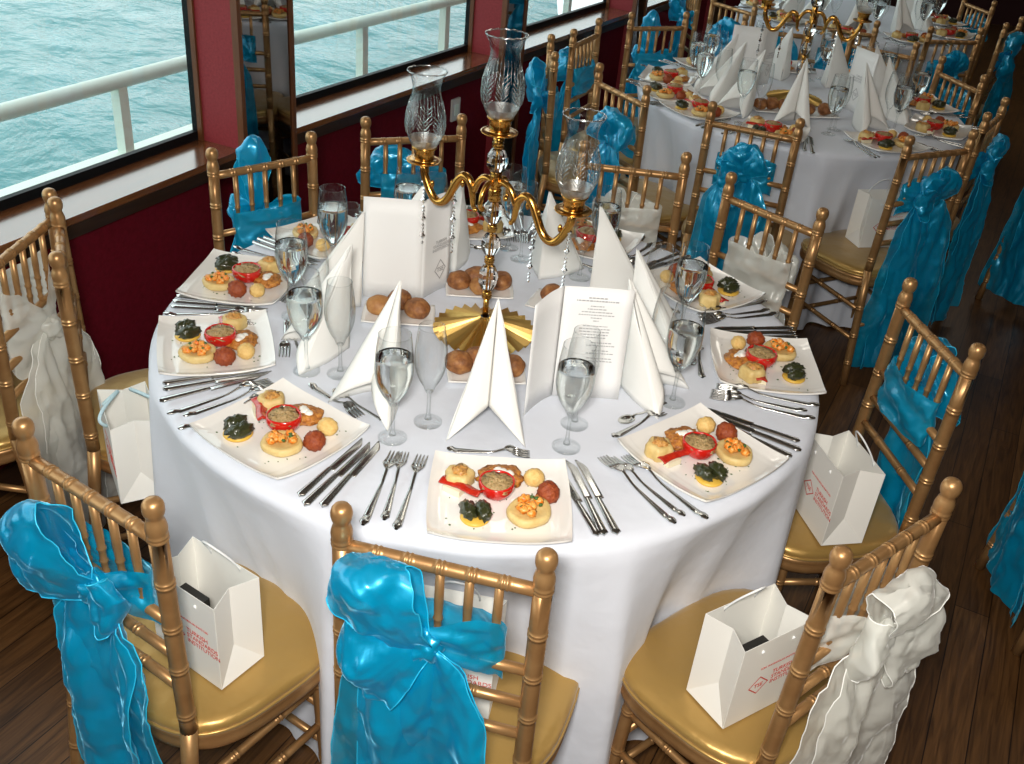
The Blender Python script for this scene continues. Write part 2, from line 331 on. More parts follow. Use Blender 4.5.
# ------------------------------------------------------------------ chiavari chair
SEAT = .36
def bands(p0, p1, r, zs, r1=None):
    """straight turned rod from p0 to p1 with pairs of ring bands at the fractions zs"""
    p0, p1 = V(p0), V(p1); Ln = (p1 - p0).length; st = [(0, r)]
    for z in zs:
        c = z * Ln
        for d, k in ((-.015, 0), (-.0075, -.0002), (-.0068, .0009), (-.0048, .0015), (-.0028, .0009), (-.0018, -.0003), (.0018, -.0003), (.0028, .0009), (.0048, .0015), (.0068, .0009), (.0075, -.0002), (.015, 0)): st.append((c + d, r + k))
    st.append((Ln, r1 or r))
    st = sorted(s for s in st if 0 <= s[0] <= Ln)
    return [p0.lerp(p1, s[0] / Ln) for s in st], [s[1] for s in st]
def yb(z): return -.20 - .012 * max(0, (z - SEAT) / .6) if z > SEAT else -.20 - .06 * (SEAT - z) / .55
def chair_proto():
    c = empty('chiavari_chair')
    for sx in (-1, 1):
        m = MB()
        pts, rr = bands((sx * .205, yb(FZ), FZ), (sx * .19, yb(SEAT), SEAT), .018, (.2, .44, .68))
        m.tube(pts, rr, 14)
        e = V((sx * .187, yb(.872), .872)); b0 = V((sx * .19, yb(SEAT), SEAT))
        pts, rr = bands(b0, e, .018, (.10, .36, .58, .80))
        t = (e - b0).normalized()
        for h, r in ((.000, .018), (.002, .0198), (.005, .0202), (.007, .0186), (.009, .0186), (.011, .0203), (.015, .0202), (.017, .0188), (.022, .0198), (.030, .0204), (.038, .0194), (.046, .0172), (.052, .0150), (.056, .0155), (.061, .0182), (.069, .0201), (.077, .0203), (.085, .0186), (.091, .0145), (.094, .009), (.0955, .0005)):
            pts.append(e + t * h); rr.append(r)
        m.tube(pts, rr, 16)
        m.build('back_leg', GOLD, c)
        pts, rr = bands((sx * .225, .165, FZ), (sx * .21, .145, SEAT - .04), .0165, (.25, .5, .78))
        MB().tube(pts, rr, 12).build('front_leg', GOLD, c)
    pts, rr = bands((-.187, yb(.872), .872), (.187, yb(.872), .872), .0135, (.18, .34, .5, .66, .82))
    MB().tube(pts, rr, 12).build('top_rail', GOLD, c)
    for z in (.665, .575, .485):
        pts, rr = bands((-.188, yb(z), z), (.188, yb(z), z), .0115, (.3, .7)); MB().tube(pts, rr, 10).build('back_rail', GOLD, c)
    for k in range(5):
        x = (k - 2) * .055
        p0, p1 = V((x, yb(.67), .67)), V((x, yb(.868), .868)); pts = []; rr = []
        for f_, r in ((0, .0055), (.06, .0065), (.085, .0085), (.10, .0085), (.12, .0062), (.2, .007), (.225, .009), (.24, .009), (.26, .0068), (.36, .0075), (.385, .0098), (.40, .0098), (.42, .0078), (.6, .0092), (1, .0085)): pts.append(p0.lerp(p1, f_)); rr.append(r)
        MB().tube(pts, rr, 9).build('spindle', GOLD, c)
    def out(q, k=1):
        e = .62; x = math.copysign(abs(cos(q)) ** e, cos(q)); y = math.copysign(abs(sin(q)) ** e, sin(q))
        return V((x * (.253 + .022 * y) * k, (.005 + y * .225 * k), 0))
    B = SEAT - .495
    m = MB(); prof = [(.88, .405), (1, .405), (1.012, .412), (1.018, .428), (1.0, .434), (1.012, .440), (1, .452), (.9, .452)]
    m.grid(lambda u, v: (lambda i: (lambda P: (P.x, P.y, prof[i][1] + B))(out(2 * pi * u, prof[i][0])))(min(7, int(v * 7 + .5))), 64, 7, cu=True); m.build('seat_frame', GOLD, c)
    cp = [(.97, .452), (1.0, .456), (1.012, .464), (1.005, .474), (.97, .482), (.9, .487), (.7, .491), (.4, .494), (.02, .495)]
    m = MB(); m.grid(lambda u, v: (lambda i: (lambda P: (P.x, P.y, cp[i][1] + B + .0025 * noise.noise(V((P.x * 14, P.y * 14, 0)))))(out(2 * pi * u, cp[i][0] + (.004 * sin(u * 260) if 0 < i < 4 else 0))))(min(8, int(v * 8 + .5))), 96, 8, cu=True)
    cu = m.build('seat_cushion', CUSH, c)
    MB().tube([tuple(out(2 * pi * k / 64, 1.012) + V((0, 0, .458 + B))) for k in range(65)], .0045, 6, False).build('piping', CUSH, cu)
    def st(a, b, n=(.33, .67)): pts, rr = bands(a, b, .0105, n); MB().tube(pts, rr, 8).build('stretcher', GOLD, c)
    for sx in (-1, 1):
        st((sx * .212, .148, .20), (sx * .192, yb(.17), .17)); st((sx * .217, .156, .06), (sx * .196, yb(.03), .03))
    st((-.214, .15, .13), (.214, .15, .13)); st((-.219, .158, -.01), (.219, .158, -.01)); st((-.195, yb(.10), .10), (.195, yb(.10), .10))
    return c

# ------------------------------------------------------------------ organza sashes
def crk(p, s, a):   # crumple
    q = V(p) * s
    return a * (1 - 2 * abs(noise.noise(q)) + .5 * noise.noise(q * 2.3 + V((9, 1, 4))))
def hem(fn, us, vs, r, parent, mt):
    MB().tube([fn(u, v) for u, v in zip(us, vs)], r, 5).build('hem', mt, parent)
def sash_proto(seed, m, loops, tails, knot=(0, .70), band=(.60, .745), hm=None):
    """tied round the back spindles; chair-local coordinates, knot at the rear (-y)"""
    o = empty('chair_sash'); off = V((seed * 3.1, seed * 1.3, 0))
    kx, kz = knot; K = V((kx, yb(kz) - .050, kz))
    zc = sum(band) / 2; hh = (band[1] - band[0]) / 2
    def fb(u, v):
        a = 2 * pi * u; x = .130 * sin(a); back = cos(a)      # back>0 : rear side
        g = math.exp(-((x - kx) / .06) ** 2) if back > 0 else 0
        z0 = zc + (kz - zc) * (max(0, back) ** .7); h = hh * (1 - .60 * g)
        z = z0 + (v - .5) * 2 * h
        y = yb(z) - back * (.037 + .015 * g) + .004 * sin(v * 11 + 3 * sin(a + seed) + seed)
        p = V((x, y, z)); p.y += crk(V((p.x * .5, p.y, p.z)) + off, 15, .009); p.z += crk(p + off + V((4, 4, 4)), 6, .012); p.y += crk(p + off, 26, .004)
        return p
    MB().grid(fb, 72, 26, cu=True).build('band', m, o)
    MB().ball(K, (.036, .026, .034), 22, 16, .5, 22, seed).build('knot', m, o)
    for li, (ang, Ln, wd, th) in enumerate(loops):
        d = V((cos(rad(ang)), 0, sin(rad(ang)))); sd = V((-d.z, 0, d.x))
        def fl(u, v, d=d, sd=sd, li=li):
            t = sin(pi * u); side = cos(pi * u); vv = 2 * v - 1
            al = Ln * (t ** .8) * (1 - .30 * vv * vv); w_ = wd * (.30 + .70 * min(1, t * 1.25) ** .9)
            p = K + d * al + sd * (vv * .5 * w_ * (1 + .10 * side)) + V((0, -.014 - th * side * (t ** .5) * (1 - .35 * vv * vv) - .02 * t, 0))
            p.y += .012 * t * sin(v * 7 + seed + li + 2.0 * u); q = p + off + V((0, li * 2.0, 0))
            p.y += crk(q, 11, .018) * t; p += sd * crk(q + V((3, 7, 1)), 8, .014) * t; p += d * crk(q + V((8, 2, 1)), 7, .016) * t; p.y += crk(q, 24, .0065); p.z += crk(q + V((1, 1, 1)), 24, .004)
            if p.y > yb(p.z) - .022: p.y = yb(p.z) - .022
            return p
        lo = MB().grid(fl, 46, 30).build('bow_loop', m, o)
        N = 40
        for v_ in (0, 1): hem(fl, [k / N for k in range(N + 1)], [v_] * (N + 1), .0014, lo, hm or m)
    for ti, (dx, z1, w1, ph) in enumerate(tails):
        def ft(u, v, dx=dx, z1=z1, w1=w1, ph=ph):
            z = kz + (z1 - kz) * u; w_ = .06 + (w1 - .06) * (.72 * min(1, u * 6) ** .6 + .28 * u)
            x = kx + dx * u ** .8 + (v - .5) * w_
            k = min(1, u * 4); y = (-.268 - .02 * ti) * k + K.y * (1 - k) - .012
            pl = .020 * min(1, u * 3 + .25)
            y += pl * sin(v * 9 + ph + 1.2 * sin(2.4 * u + ph)) - .012 * (v - .5)
            p = V((x, y, z)); q = p + off
            y2 = crk(V((q.x * 2.0, q.y, q.z * .45)) + V((0, ph, 0)), 6, .018) + crk(V((q.x, q.y, q.z * .5)), 17, .008) + crk(q, 34, .003)
            p.y += y2; p.x += crk(V((q.x, ph, q.z * .6)), 6, .014) * u
            return p
        tl = MB().grid(ft, 76, 40).build('tail', m, o)
        N = 50
        for v_ in (0, 1): hem(ft, [k / N for k in range(N + 1)], [v_] * (N + 1), .0014, tl, hm or m)
    return o

# ------------------------------------------------------------------ gift bag
def text_obj(name, s, size, m, parent, M, align='LEFT'):
    cu = bpy.data.curves.new(name, 'FONT'); cu.body = s; cu.size = size; cu.align_x = align; cu.extrude = .0002; cu.space_line = .95
    t = bpy.data.objects.new(name, cu); me = bpy.data.meshes.new_from_object(t); bpy.data.objects.remove(t)
    me.name = name; me.materials.clear(); me.materials.append(m)
    o = bpy.data.objects.new(name, me); COL.objects.link(o); o.parent = parent; o.matrix_local = M; return o
def rhomb(parent, M, sx, sy, m, name='emblem', letters=True):
    b = MB()
    for k in range(4):
        a = [(1, 0), (0, 1), (-1, 0), (0, -1)]; p, q = a[k], a[(k + 1) % 4]
        b.poly([(p[0] * sx, p[1] * sy, 0), (q[0] * sx, q[1] * sy, 0), (q[0] * sx * .86, q[1] * sy * .86, 0), (p[0] * sx * .86, p[1] * sy * .86, 0)])
    o = b.build(name, m, parent, smooth=False); o.matrix_local = M
    if letters: text_obj('lettering', 'TSE', sy * .62, m, o, Matrix.Translation((0, -sy * .2, .0002)) @ Matrix.Scale(1, 4), 'CENTER')
    return o
BW, BD, BH = .205, .122, .235
def bag_proto(cord=CORD, handles='up', seed=0):
    o = empty('gift_bag'); b = MB(); w_, d_ = BW / 2, BD / 2; e = .024; g = .072
    for sy in (-1, 1): b.poly([(-w_, sy * d_, 0), (w_, sy * d_, 0), (w_, sy * d_, BH), (-w_, sy * d_, BH)])
    for sx in (-1, 1):
        b.poly([(sx * w_, -d_, 0), (sx * w_, d_, 0), (sx * (w_ - e), 0, g)])
        for sy in (-1, 1): b.poly([(sx * w_, sy * d_, 0), (sx * (w_ - e), 0, g), (sx * (w_ - e), 0, BH), (sx * w_, sy * d_, BH)])
    b.poly([(-w_, -d_, .001), (w_, -d_, .001), (w_, d_, .001), (-w_, d_, .001)])
    b.build('paper_body', BAGP, o, smooth=False, solid=.0012)
    F = Matrix.Translation((0, -d_ - .0014, 0)) @ Matrix.Rotation(pi / 2, 4, 'X')
    text_obj('lettering', 'TURKISH\nSTANDARDS\nINSTITUTION', .0165, RED, o, F @ Matrix.Translation((.008, .118, 0)))
    text_obj('lettering', 'T\u00dcRK STANDARDLARI ENST\u0130T\u00dcS\u00dc', .0072, RED, o, F @ Matrix.Translation((-.035, .148, 0)))
    rhomb(o, F @ Matrix.Translation((-.028, .100, 0)), .030, .027, RED)
    for sy in (-1, 1):
        pts = []
        for k in range(25):
            t = k / 24; a = pi * t
            if handles == 'up': pts.append((.045 * cos(a), sy * d_ + (.004 - .05 * sin(a)) * sy * .9, BH - .022 + .085 * sin(a) ** .8 * (1 if sy > 0 else -.75)))
            else: pts.append((.05 * cos(a) + .02 * sin(2 * a), sy * d_ - sy * .02 * sin(a) + .03 * sin(a * 2) * sy, BH - .02 + .045 * sin(a)))
        MB().tube(pts, .0026 if handles == 'up' else .0045, 7).build('cord_handle', cord, o)
    return o

# ------------------------------------------------------------------ tableware
def goblet_profile(h, rb, rr, rf, st):
    """outer profile of a stemmed glass: bowl from height st to h"""
    pr = [(0, 0), (rf, .001), (rf, .003), (rf * .6, .006), (.010, .012), (.0048, .022), (.0042, st * .6), (.0048, st - .012), (.010, st - .003)]
    n = 14
    for k in range(1, n + 1):
        t = k / n
        prof = sin(min(1, t / .52) * pi / 2) ** .62 if t < .52 else 1 - (1 - rr / rb) * ((t - .52) / .48) ** 1.7
        pr.append((rb * prof, st + (h - st) * t))
    return pr
def glass_proto(name, h, rb, rr, rf, st, fill):
    o = empty(name); pr = goblet_profile(h, rb, rr, rf, st)
    MB().lathe([p for p in pr if p[1] >= st - .004] , 28).build('bowl', GLASS, o)
    MB().tube([(rr * cos(2 * pi * k / 36), rr * sin(2 * pi * k / 36), h) for k in range(37)], .0011, 6, False).build('rim', GLASS, o)
    MB().tube([(0, 0, z) for z in (.010, .022, st * .6, st - .01, st - .002)], [.009, .0048, .0042, .0048, .009], 10).build('stem', GLASS, o)
    MB().lathe([(.0005, .0005), (rf, .0005), (rf * 1.01, .002), (rf * .6, .0055), (.009, .0115)], 28).build('foot', FOOTG, o)
    if fill:
        zf = st + (h - st) * fill; bw = [(max(r - .0016, .0003), z) for r, z in pr if st - .001 <= z <= zf]
        b = [(0.0003, st + .002)] + bw; r_ = b[-1][0]
        b += [(r_, zf + .0015), (r_ * .97, zf + .001), (.0003, zf + .001)]
        MB().lathe(b, 28).build('water', WATER, o)
    return o
def plate_proto():
    def sh(a, b, dz=0):
        x = .146 * a * (1 + .05 * (1 - b * b)); y = .138 * b * (1 + .045 * (1 - a * a)); t = max(abs(a), abs(b)); e = max(0, (t - .72) / .28); c = abs(a * b)
        z = .006 + .010 * e * e + .012 * c ** 3
        if abs(a) > .74 and t < .985: z += .0016 * sin((abs(a) - .74) * 75)
        return (x, y, z + dz)
    N = 44; b = MB()
    b.grid(lambda u, v: sh(2 * u - 1, 2 * v - 1), N, 20)
    b.grid(lambda u, v: (lambda p: (p[0] * (.6 if max(abs(2 * u - 1), abs(2 * v - 1)) < .7 else 1), p[1] * (.6 if max(abs(2 * u - 1), abs(2 * v - 1)) < .7 else 1), 0 if max(abs(2 * u - 1), abs(2 * v - 1)) < .7 else p[2] - .005))(sh(1 - 2 * u, 2 * v - 1)), N, 20)
    ring = []
    for (u0, v0, u1, v1) in ((-1, -1, 1, -1), (1, -1, 1, 1), (1, 1, -1, 1), (-1, 1, -1, -1)):
        for k in range(20): t = k / 20; ring.append((u0 + (u1 - u0) * t, v0 + (v1 - v0) * t))
    b.grid(lambda u, v: sh(*ring[int(round(u * 80)) % 80], -.0052 * v), 80, 1, cu=True)
    return b.build('square_plate', PORC)
def fork_proto(name='fork', L=.272):
    o = empty(name)
    def zc(t): return .004 + .012 * math.exp(-((t - .72) / .12) ** 2) + (.004 if t < .1 else 0) - .004 * max(0, t - .9)
    hw = lambda t: (.0108 - .0066 * min(1, t / .55)) * (sin(min(1, (t + .012) / .05) * pi / 2))
    MB().grid(lambda u, v: (lambda t, a: (hw(t) * cos(a), (t - .5) * L, zc(t) + .0022 * sin(a)))(u * .70, 2 * pi * v), 20, 8, cv=True).build('handle', STEEL, o)
    b = MB(); tw = .0145
    b.grid(lambda u, v: ((2 * v - 1) * (.0032 + (tw - .0032) * min(1, u * 1.6) ** .7), (.69 + .12 * u - .5) * L, zc(.69 + .12 * u) - .003 * (1 - (2 * v - 1) ** 2) + .003), 8, 8)
    for k in range(4):
        x = (k - 1.5) * tw * .56
        b.tube([(x, (t - .5) * L, zc(t) + .001) for t in (.80, .86, .92, .97, 1.0)], [.0025, .0024, .0021, .0017, .0008], 6)
    b.build('tines', STEEL, o, solid=.0016); return o
def knife_proto(name='table_knife', L=.268):
    o = empty(name)
    MB().grid(lambda u, v: (lambda t, a: ((.0108 - .0036 * t / .46 + (.001 if t < .04 else 0)) * cos(a) * (sin(min(1, t / .03) * pi / 2) if t < .03 else 1), (t - .5) * L, .006 + .004 * sin(a)))(u * .46, 2 * pi * v), 16, 10, cv=True).build('handle', STEEL, o)
    MB().grid(lambda u, v: ((-.006 + .0195 * v * (1 if u < .75 else max(.15, 1 - ((u - .75) / .25) ** 2))), (.455 + .545 * u - .5) * L, .005 + .0008 * v), 14, 4).build('blade', STEEL, o, solid=.0014)
    return o
def spoon_proto(name='dessert_spoon', L=.17):
    o = empty(name)
    MB().grid(lambda u, v: (lambda t, a: ((.005 - .0025 * t) * cos(a), (t - .5) * L, .004 + .006 * math.exp(-((t - .68) / .1) ** 2) + .002 * sin(a)))(u * .74, 2 * pi * v), 16, 8, cv=True).build('handle', STEEL, o)
    MB().grid(lambda u, v: (lambda a: (.0165 * v * cos(a), (.36 * L + .026 * v * sin(a)), .002 + .006 * v * v))(2 * pi * u), 20, 5, cu=True).build('spoon_bowl', STEEL, o, solid=.0014)
    return o
def napkin_proto(seed):
    o = empty('folded_napkin'); rg = random.Random(seed); j = lambda a: rg.uniform(-a, a)
    T = V((j(.006), .085, .292)); B = V((j(.005), .075, 0)); Lp = V((-.092, -.085 + j(.01), 0)); Rp = V((.092, -.085 + j(.01), 0)); Mp = V((j(.004), -.030, .068))
    def tri(a, b, c, bow, n):
        def fn(u, v):   # u from tip down, v across
            p = a.lerp(b.lerp(c, v), u); p = p + n * bow * sin(pi * v) * u
            return p + n * .004 * noise.noise(p * 12 + V((seed, 0, 0)))
        return fn
    nl = (T - Lp).cross(B - Lp).normalized(); nr = (T - Rp).cross(B - Rp).normalized()
    if nl.x > 0: nl = -nl
    if nr.x < 0: nr = -nr
    b = MB(); b.grid(tri(T, Lp, B, .012, nl), 18, 14); b.build('fold', NAPK, o, solid=.0022)
    b = MB(); b.grid(tri(T, Rp, B, .012, nr), 18, 14); b.build('fold', NAPK, o, solid=.0022)
    for P_, sg in ((Lp, -1), (Rp, 1)):
        b = MB()
        def fn(u, v, P_=P_, sg=sg):
            lo = P_.lerp(Mp, v ** 1.0); lo.z += .020 * sin(pi * v) * .6
            p = (T + V((sg * .002, -.004, -.004))).lerp(lo, u)
            p.y -= .018 * sin(pi * v) * u; return p
        b.grid(fn, 18, 12); b.build('fold', NAPK, o, solid=.0022)
    return o

# ------------------------------------------------------------------ food
def fm(name, cols, scale=60, rough=.5, b=.4, bs=120, pos=None, coat=0):
    m = vary(mat(name, cols[0], rough, Coat_Weight=coat), cols, scale, 4, pos=pos); return bump(m, bs, b, .004, 3)
F_TOM = mat('tomato_skin', (.55, .014, .008), .18, Coat_Weight=.4)
F_STUF = fm('herb_stuffing', [(.10, .08, .02), (.34, .22, .08), (.46, .31, .15), (.16, .15, .03)], 130, .6, 1, 150)
F_CAKE = fm('pale_artichoke', [(.62, .42, .14), (.72, .55, .24)], 40, .5)
F_ORNG = fm('carrot_topping', [(.74, .13, .005), (.78, .22, .015), (.80, .42, .10), (.76, .16, .008)], 140, .35, .8, 100)
F_BRN = fm('caramel_topping', [(.38, .12, .02), (.62, .32, .08), (.25, .10, .03)], 130, .4, .9, 120)
F_FRIT = fm('fried_crust', [(.22, .06, .01), (.50, .19, .03), (.62, .28, .05)], 90, .5, 1, 110)
F_LENT = fm('lentil_crust', [(.22, .03, .006), (.36, .075, .014)], 120, .6, .8, 140)
F_CHIC = fm('chickpea_mash', [(.70, .42, .12), (.82, .58, .22)], 120, .6, .7, 150)
F_PEP = fm('roast_pepper', [(.36, .012, .006), (.55, .03, .01)], 70, .25, .5, 60, coat=.4)
F_CHEE = mat('white_cheese', (.80, .72, .52), .5)
F_LEAF = fm('dark_leaf', [(.010, .014, .005), (.035, .04, .012), (.02, .02, .008)], 90, .28, 1, 60, coat=.5)
F_YEL = mat('yellow_slice', (.68, .42, .06), .4)
F_YOG = mat('yogurt', (.85, .83, .76), .35)
F_HERB = mat('green_herb', (.05, .12, .02), .6)
F_BREAD = fm('bread_crust', [(.11, .035, .010), (.26, .095, .025), (.44, .20, .06)], 38, .55, .5, 200)
F_BRD2 = fm('pale_bread', [(.30, .11, .03), (.52, .27, .085)], 34, .55, .3, 160)

def food_protos(k):
    P = {}; s = k * 7 + 1
    o = empty('stuffed_tomato'); q = []
    MB().lathe([(.001, .0), (.022, .002), (.034, .012), (.0395, .026), (.039, .036), (.0375, .040), (.0355, .040), (.034, .034)], 28, fn=lambda a, z: 1 + .025 * sin(3 * a + k)).build('tomato_half', F_TOM, o)
    MB().ball((0, 0, .033), (.035, .035, .010), 30, 16, .55, 60, s).build('filling', F_STUF, o)
    P['tomato'] = o
    o = empty('artichoke_cake')
    MB().lathe([(.001, 0), (.026, 0), (.030, .005), (.030, .026), (.026, .034), (.018, .036), (.012, .031), (.001, .030)], 26, fn=lambda a, z: 1 + .10 * sin(5 * a + k) + .05 * sin(9 * a)).build('base', F_CAKE, o)
    MB().ball((0, 0, .034), (.017, .018, .009), 18, 10, .6, 45, s + 1).build('topping', F_BRN, o); P['cake'] = o
    o = empty('pepper_strip')
    MB().box(-.032, -.013, 0, .006, .013, .014).build('cheese_wedge', F_CHEE, o, smooth=False)
    MB().grid(lambda u, v: (-.044 + .092 * u, (v - .5) * .026 * (1 - .25 * u) + .004 * sin(5 * u), .0165 + .004 * sin(v * pi) + .006 * u * u + .003 * noise.noise(V((u * 5, v * 3, s)))), 20, 8).build('pepper', F_PEP, o, solid=.004); P['pepper'] = o
    o = empty('fritter')
    MB().ball((0, 0, .012), (.046, .039, .013), 40, 18, .30, 32, s + 2, zmin=0).build('crust', F_FRIT, o)
    yg = MB()
    for x, y, r in ((.004, 0, .013), (.016, -.006, .011), (-.002, .010, .010)): yg.ball((x, y, .021), (r, r, r * .75), 14, 10, .2, 30, s)
    yg.build('yogurt_dollop', F_YOG, o); P['fritter'] = o
    P['chick'] = MB().ball((0, 0, .018), (.0225, .021, .019), 22, 14, .14, 60, s + 3, zmin=0).build('chickpea_ball', F_CHIC)
    P['lentil'] = MB().ball((0, 0, .020), (.0235, .024, .022), 22, 14, .22, 45, s + 4, zmin=0).build('lentil_ball', F_LENT)
    o = empty('vegetable_tart')
    MB().lathe([(.001, 0), (.030, 0), (.041, .008), (.043, .018), (.040, .025), (.034, .024), (.001, .020)], 28, fn=lambda a, z: 1 + .06 * sin(2 * a + k) + .03 * sin(5 * a)).build('artichoke_base', F_CAKE, o)
    tp = MB(); rg = random.Random(s)
    for i in range(11):
        a = rg.uniform(0, 6.28); r = rg.uniform(.002, .027); tp.ball((r * cos(a), r * sin(a), .026 + rg.uniform(0, .008)), (rg.uniform(.008, .013), rg.uniform(.007, .012), .008), 10, 8, .5, 40, s + i)
    tp.build('vegetable_topping', F_ORNG, o); hb = MB()
    for i in range(5):
        a = rg.uniform(0, 6.28); hb.ball((.02 * cos(a), .02 * sin(a), .037), (.005, .004, .003), 7, 5, .6, 40, i)
    hb.build('herbs', F_HERB, o); P['tart'] = o
    o = empty('stuffed_leaf_roll')
    MB().lathe([(.001, 0), (.028, 0), (.031, .004), (.029, .008), (.001, .008)], 22).build('yellow_slice', F_YEL, o)
    lf = MB(); lf.ball((-.014, .004, .021), (.016, .027, .015), 20, 12, .5, 45, s + 6); lf.ball((.016, -.004, .021), (.016, .028, .016), 20, 12, .5, 45, s + 9); lf.build('dark_leaf', F_LEAF, o); P['leaf'] = o
    return P
def flecks(seed):
    rg = random.Random(seed); b = MB()
    for i in range(46):
        x = rg.uniform(-.12, .12); y = rg.uniform(-.11, .11); r = rg.uniform(.0011, .0030)
        b.ball((x, y, .0075 + .010 * max(0, (max(abs(x) / .137, abs(y) / .13) - .72) / .28) ** 2), (r, r * rg.uniform(.5, 1.4), .0009), 6, 4, .5, 40, i)
    return b

# ------------------------------------------------------------------ table with cloth
ZT = .755
def cloth(cx, cy, Rt, seed, label, chairs):
    rg = random.Random(seed); fr = [(rg.randint(7, 9), rg.uniform(0, 6.28), .7), (rg.randint(14, 18), rg.uniform(0, 6.28), .75), (rg.randint(25, 31), rg.uniform(0, 6.28), .45)]
    prof = [(0, ZT), (.3, ZT), (.6, ZT), (.8, ZT), (.93, ZT), (.965, ZT - .0008), (.985, ZT - .005), (.996, ZT - .013), (1.003, ZT - .03)]
    prof += [(1.0035 + .0008 * i, ZT - .03 - i * (ZT - FZ - .04) / 22) for i in range(1, 23)]
    n = 360
    def fn(u, v):
        a = 2 * pi * u; r, z = prof[min(len(prof) - 1, int(v * (len(prof) - 1) + .5))]
        d = max(0, (ZT - .02 - z) / (ZT - FZ))
        f = sum(k * (1 - 2 * abs(sin((round(w_ / 2) * a + p + .5 * sin(2 * a + p) + .25 * (z - ZT) * sin(p * 7))))) for w_, p, k in fr)
        ca = max(math.exp(-((((math.degrees(a) + 90 - c_ + 180) % 360) - 180) / 13.0) ** 2) for c_ in chairs)
        k = min(1, d / .42)
        rr = Rt * r + d ** .7 * .060 * (f - .25) * (1 - .35 * ca) + k ** .8 * (.012 * (1 - ca) - .115 * ca) + .012 * d * noise.noise(V((cos(a) * 6, sin(a) * 6, z * 4 + seed)))
        zz = z + (.0012 * noise.noise(V((rr * cos(a) * 9, rr * sin(a) * 9, seed))) if d == 0 else 0)
        return (cx + rr * cos(a), cy + rr * sin(a), zz)
    o = MB().grid(fn, n, len(prof) - 1, cu=True).build('tablecloth', CLOTH)
    tag(o, label, 'tablecloth')
    t = empty('round_table', (cx, cy, FZ)); zt = ZT - FZ
    MB().lathe([(.001, zt - .03), (Rt * .97, zt - .03), (Rt * .975, zt - .022), (Rt * .97, zt - .016), (.001, zt - .016)], 64).build('tabletop', FASCIA, t)
    MB().lathe([(.32, 0), (.32, .02), (.06, .05), (.045, .1), (.045, zt - .03)], 24).build('pedestal', FASCIA, t)
    return t

